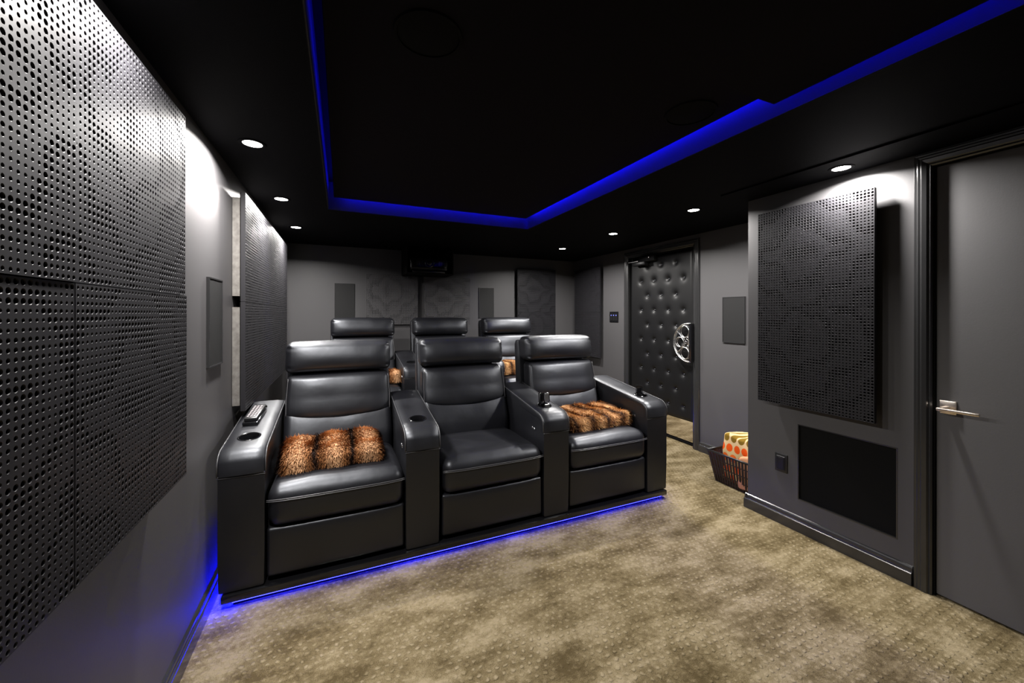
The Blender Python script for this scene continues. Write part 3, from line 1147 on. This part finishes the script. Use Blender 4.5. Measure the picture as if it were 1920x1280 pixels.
    if left_arm:
        build_arm(e, -hw - AW / 2 - 0.002, button=False)
    return e


FR = [(-0.003, 'black leather recliner by the left wall in the front row'),
      (0.832, 'middle black leather recliner of the front row with an empty seat'),
      (1.662, 'front row black leather recliner beside the padded door, fur throw on it')]
front = []
for i, (x, lab) in enumerate(FR):
    r_ = build_recliner(1.7 + 3 * i, i == 0)
    r_.location = (x, 2.12, 0.0645)
    tag(r_, lab, 'recliner', 'front row of recliners')
    front.append(r_)
BR = [(0.218, 'black leather recliner at the left end of the back row'),
      (1.046, 'middle black leather recliner of the back row'),
      (1.874, 'black leather recliner at the right end of the back row')]
for i, (x, lab) in enumerate(BR):
    c = copy_tree(front[i])
    c.location = (x, 3.70, 0.2025)
    tag(c, lab, 'recliner', 'back row of recliners')
# back row stands on its own low step
pl2 = empty('seat_platform', (1.05, 4.2, 0.14), 0, 'low black platform under the back row of recliners', 'platform')
boxo('deck', 'matte', pl2, -1.36, 1.36, -0.50, 0.42, 0.0005, 0.062, 0.004, 1)


# ------------------------------------------------------------------ fur throws
def fur_throw(loc, rz, size, lobes, mat, label, seed, n_hair, tilt=0.0, lean=0.0):
    sx, sy, sz = size
    e = empty('fur_throw', loc, rz, label, 'throw')

    def fn(c):
        x, y, z = c
        u, v_, s = x / (sx / 2), y / (sy / 2), z / (sz / 2)
        ph = (u + 1) / 2 * lobes
        g_ = abs(math.sin(PI * (ph + 0.12 * v_)))
        k_ = 0.94 + 0.06 * g_ ** 0.7
        z = z * (k_ if z > 0 else 1.0) + (0.018 * nz(c, 9, seed) if z > 0 else 0)
        y = y * (0.96 + 0.04 * g_) + 0.012 * nz(c, 8, seed + 4)
        x += 0.012 * nz((c[1], c[2], c[0]), 9, seed + 8)
        z2 = z + sz / 2 + lean * max(0, v_ * 0.5 + 0.5)
        return (x, y, z2)
    me_ = puff_mesh((sx / 2, sy / 2, sz / 2), min(sz, sy) * 0.30, (40, 14, 6), fn, 5)
    body = mesh_obj('blanket', me_, mat, e)
    # fur strands, joined as one uncountable part
    rnd = random.Random(seed)
    polys = [p for p in me_.polygons if p.normal.z > -0.55]
    areas = [p.area for p in polys]
    vs, fs = [], []
    for p in rnd.choices(polys, weights=areas, k=n_hair):
        a, b_, c_ = [me_.vertices[i].co for i in rnd.sample(list(p.vertices), 3)]
        r1, r2 = rnd.random(), rnd.random()
        if r1 + r2 > 1: r1, r2 = 1 - r1, 1 - r2
        q = a + (b_ - a) * r1 + (c_ - a) * r2
        flow = Vector((0.5 * nz(q, 12, 1), -0.7, -0.5 + 0.3 * nz(q, 12, 7)))
        d = (p.normal * 0.75 + flow + Vector((rnd.uniform(-.4, .4), rnd.uniform(-.4, .4), rnd.uniform(-.3, .3)))).normalized()
        ln = rnd.uniform(0.014, 0.032)
        sd = d.cross(p.normal)
        if sd.length < 1e-4: sd = Vector((1, 0, 0))
        sd = sd.normalized() * 0.0022
        tip = q + d * ln
        tip.z = max(tip.z, 0.002)
        k_ = len(vs)
        vs += [q - sd, q + sd, tip]
        fs.append((k_, k_ + 1, k_ + 2))
    fm = bpy.data.meshes.new('fur')
    fm.from_pydata(vs, [], fs)
    f = mesh_obj('fur', fm, mat, body)
    f['kind'] = 'stuff'
    return e


fur_throw((-0.035, 2.385, 0.508), 0.02, (0.50, 0.27, 0.105), 3, 'fur_a',
          'folded brown striped fur throw on the recliner by the left wall', 5, 16000, lean=0.030)
fur_throw((1.695, 2.42, 0.508), 0.05, (0.53, 0.34, 0.100), 4, 'fur_b',
          'folded golden brown fur throw on the recliner beside the padded door', 9, 12000, lean=0.02)
fur_throw((0.33, 3.98, 0.655), 0.0, (0.42, 0.25, 0.12), 3, 'fur_a',
          'brown fur throw peeking out on the back row left recliner', 13, 3500)
fur_throw((1.835, 4.00, 0.655), 0.0, (0.50, 0.25, 0.15), 4, 'fur_b',
          'brown fur throw on the back row recliner at the right end', 17, 3500)

# ------------------------------------------------------------------ remote on its cradle
rem = empty('remote_control', (-0.432, 2.535, 0.756), -0.06, 'black remote control with grey keys in a cradle on the left armrest', 'remote')
rem.rotation_euler = (math.atan(SLOPE), 0, -0.05)
boxo('cradle', 'gloss', rem, -0.036, 0.036, -0.11, 0.10, 0.0, 0.016, 0.003, 2)
bd = boxo('body', 'plastic', rem, -0.030, 0.030, -0.100, 0.115, 0.0165, 0.036, 0.005, 2)
boxo('cradle_lip', 'gloss', rem, -0.036, 0.036, 0.101, 0.108, 0.016, 0.030, 0.002, 1)
for j in range(8):
    for i in range(3):
        boxo('key', 'grey_print', bd, -0.022 + i * 0.0155, -0.022 + i * 0.0155 + 0.011, -0.082 + j * 0.022, -0.082 + j * 0.022 + 0.013, 0.0362, 0.0392, 0.002, 1)


# ------------------------------------------------------------------ folded glasses standing in the cup holders
def glasses(loc, rz, lean, label, lens_mat):
    e = empty('folded_glasses', loc, rz, label, 'glasses', 'glasses in the cup holders')
    e.rotation_euler = (lean, 0, rz)
    # standing on end: long side along z
    bm_ = bmesh.new()
    for (z0, z1) in ((0.005, 0.067), (0.077, 0.139)):
        pts = []
        hw_, r_ = 0.022, 0.010
        for (cx, cz, a0) in ((hw_ - r_, z1 - r_, 0), (-hw_ + r_, z1 - r_, PI / 2), (-hw_ + r_, z0 + r_, PI), (hw_ - r_, z0 + r_, 1.5 * PI)):
            for q in range(5):
                a = a0 + PI / 2 * q / 4
                pts.append((cx + r_ * math.cos(a), 0.004 * math.sin(cz * 20), cz + r_ * math.sin(a)))
        tube(bm_, pts, 0.0030, 6, closed=True)
    tube(bm_, [(-0.012, 0.004, 0.066), (-0.012, 0.004, 0.078)], 0.003, 6)
    bm_obj('frame', bm_, 'gloss', e, smooth=True)
    for (z0, z1) in ((0.009, 0.063), (0.081, 0.135)):
        boxo('lens', lens_mat, e, -0.018, 0.018, 0.0, 0.003, z0, z1, 0.001, 1)
    for k_, y in enumerate((0.010, 0.017)):
        bm_ = bmesh.new()
        tube(bm_, [(-0.014, 0.002, 0.140 if k_ else 0.004), (-0.014, y, 0.136 if k_ else 0.008), (-0.012, y, 0.07), (-0.004, y, 0.020 if k_ else 0.125)], 0.0034, 6)
        bm_obj('temple', bm_, 'gloss', e, smooth=True)
    return e


CZ = 0.0645 + 0.66
glasses((1.236, 2.288, CZ - 0.060), 0.55, -0.05, 'folded dark glasses in cup holder between middle and right front recliners', 'gloss')
glasses((1.262, 2.268, CZ - 0.060), 0.10, -0.08, 'folded glasses with silvery lenses in cup holder between middle and right front recliners', 'chrome')
glasses((2.072, 2.300, CZ - 0.068), -0.75, 0.22, 'folded black glasses tilting in the cup holder nearest the padded door', 'gloss')

# ------------------------------------------------------------------ projector in its black box
pe = empty('projector_shelf', (0.962, YB, 1.797), 0, 'black open box under the ceiling holding the projector', 'shelf')
boxo('back_panel', 'matte', pe, -0.276, 0.276, -0.012, -0.001, 0.0, 0.318)
boxo('bottom_panel', 'matte', pe, -0.276, 0.276, -0.40, -0.012, 0.0, 0.012)
boxo('side_panel', 'matte', pe, -0.276, -0.264, -0.40, -0.012, 0.012, 0.318)
boxo('side_panel', 'matte', pe, 0.264, 0.276, -0.40, -0.012, 0.012, 0.318)
pj = empty('projector', (0.945, 4.70, 1.8095), 0, 'black projector with silver vent lines high on the back wall', 'projector')
pj_b = mesh_obj('housing', puff_mesh((0.225, 0.17, 0.075), 0.03, (6, 4, 3), lambda c: (c[0], c[1], c[2] + 0.105)), 'gloss', pj)
boxo('foot_plate', 'gloss', pj, -0.19, 0.19, -0.165, 0.12, 0.0, 0.032, 0.006, 2)
bm = bmesh.new()
T = Matrix.Translation((0.0, -0.165, 0.115)) @ Matrix.Rotation(PI / 2, 4, 'X')
lathe(bm, [(0.030, -0.01), (0.052, 0.0), (0.055, 0.022), (0.048, 0.026), (0.044, 0.012)], 28, T)
lz = bm_obj('lens_barrel', bm, 'gloss', pj, angle=0.7)
bm = bmesh.new()
lathe(bm, [(0.0, 0.018), (0.025, 0.014), (0.044, 0.006)], 28, T)
bm_obj('lens_glass', bm, 'gloss', lz, smooth=True)
for s in (-1, 1):
    for q in range(6):
        boxo('vent_fin', 'chrome', pj, s * 0.115 + s * q * 0.017 - 0.0012, s * 0.115 + s * q * 0.017 + 0.0012, -0.1735 + 0.0006 * q * q, -0.164 + 0.0006 * q * q, 0.085, 0.135)

# ------------------------------------------------------------------ basket with printed towels
bx, by = 2.895, 2.02
bk = empty('basket', (bx, by, 0), 0.0, 'dark slatted plastic basket on the carpet in the wall nook', 'basket')
B0, B1, BH = (0.145, 0.165), (0.185, 0.205), 0.235


def bpt(sx_, sy_, t_):
    hx = B0[0] + (B1[0] - B0[0]) * t_
    hyy = B0[1] + (B1[1] - B0[1]) * t_
    return (sx_ * hx, sy_ * hyy, 0.004 + BH * t_)


boxo('bottom', 'wicker', bk, -B0[0], B0[0], -B0[1], B0[1], 0.0, 0.006, 0.002, 1)
bm = bmesh.new()
loop = [(sx_ * (B1[0]), sy_ * (B1[1]), BH + 0.004) for sx_, sy_ in ((-1, -1), (1, -1), (1, 1), (-1, 1))]
for k_ in range(4):
    a, b_ = Vector(loop[k_]), Vector(loop[(k_ + 1) % 4])
    tube(bm, [a, b_], 0.009, 8)
bm_obj('rim', bm, 'plastic', bk, smooth=True)
for side in range(4):
    for q in range(16):
        u0 = -1 + 2 * (q + 0.10) / 16
        u1 = -1 + 2 * (q + 0.78) / 16
        bm = bmesh.new()
        A = []
        for t_ in (0.0, 0.98):
            for u in (u0, u1):
                p = {0: bpt(-1, u, t_), 1: bpt(1, u, t_), 2: bpt(u, -1, t_), 3: bpt(u, 1, t_)}[side]
                A.append(Vector(p))
        nrm = (A[1] - A[0]).cross(A[2] - A[0]).normalized() * 0.0025
        vs = [bm.verts.new(p + s * nrm) for s in (-1, 1) for p in (A[0], A[1], A[3], A[2])]
        bm.faces.new(vs[:4]); bm.faces.new(vs[4:])
        for i in range(4):
            j = (i + 1) % 4
            bm.faces.new((vs[i], vs[j], vs[4 + j], vs[4 + i]))
        bm_obj('slat', bm, 'wicker', bk)
    for t_ in (0.25, 0.5, 0.75):
        bm = bmesh.new()
        c4 = {0: ((-1, -1), (-1, 1)), 1: ((1, -1), (1, 1)), 2: ((-1, -1), (1, -1)), 3: ((-1, 1), (1, 1))}[side]
        tube(bm, [bpt(*c4[0], t_), bpt(*c4[1], t_)], 0.004, 6)
        bm_obj('crossbar', bm, 'wicker', bk)


def towel(loc, size, label, seed, rz=0.0):
    sx, sy, sz = size

    def fn(c):
        x, y, z = c
        u = z / (sz / 2)
        x += 0.014 * nz(c, 9, seed)
        y += 0.014 * nz((c[2], c[0], c[1]), 9, seed)
        z += (0.05 * nz((x, y, 0), 6, seed + 3) - 0.25 * y) * max(0, u)
        return (x, y, z + sz / 2)
    e_ = empty('printed_towel', loc, rz, label, 'towel', 'towels in the basket')
    mesh_obj('cloth', puff_mesh((sx / 2, sy / 2, sz / 2), 0.025, (8, 8, 10), fn), 'towel', e_)
    return e_


towel((2.895, 2.035, 0.010), (0.20, 0.25, 0.375), 'yellow and orange retro print towel, tallest in the basket', 4)
t2 = towel((2.762, 1.92, 0.010), (0.035, 0.15, 0.27), 'pale peach towel at the right front of the basket', 21)
t2.children[0].data.materials[0] = M['towel_pale']
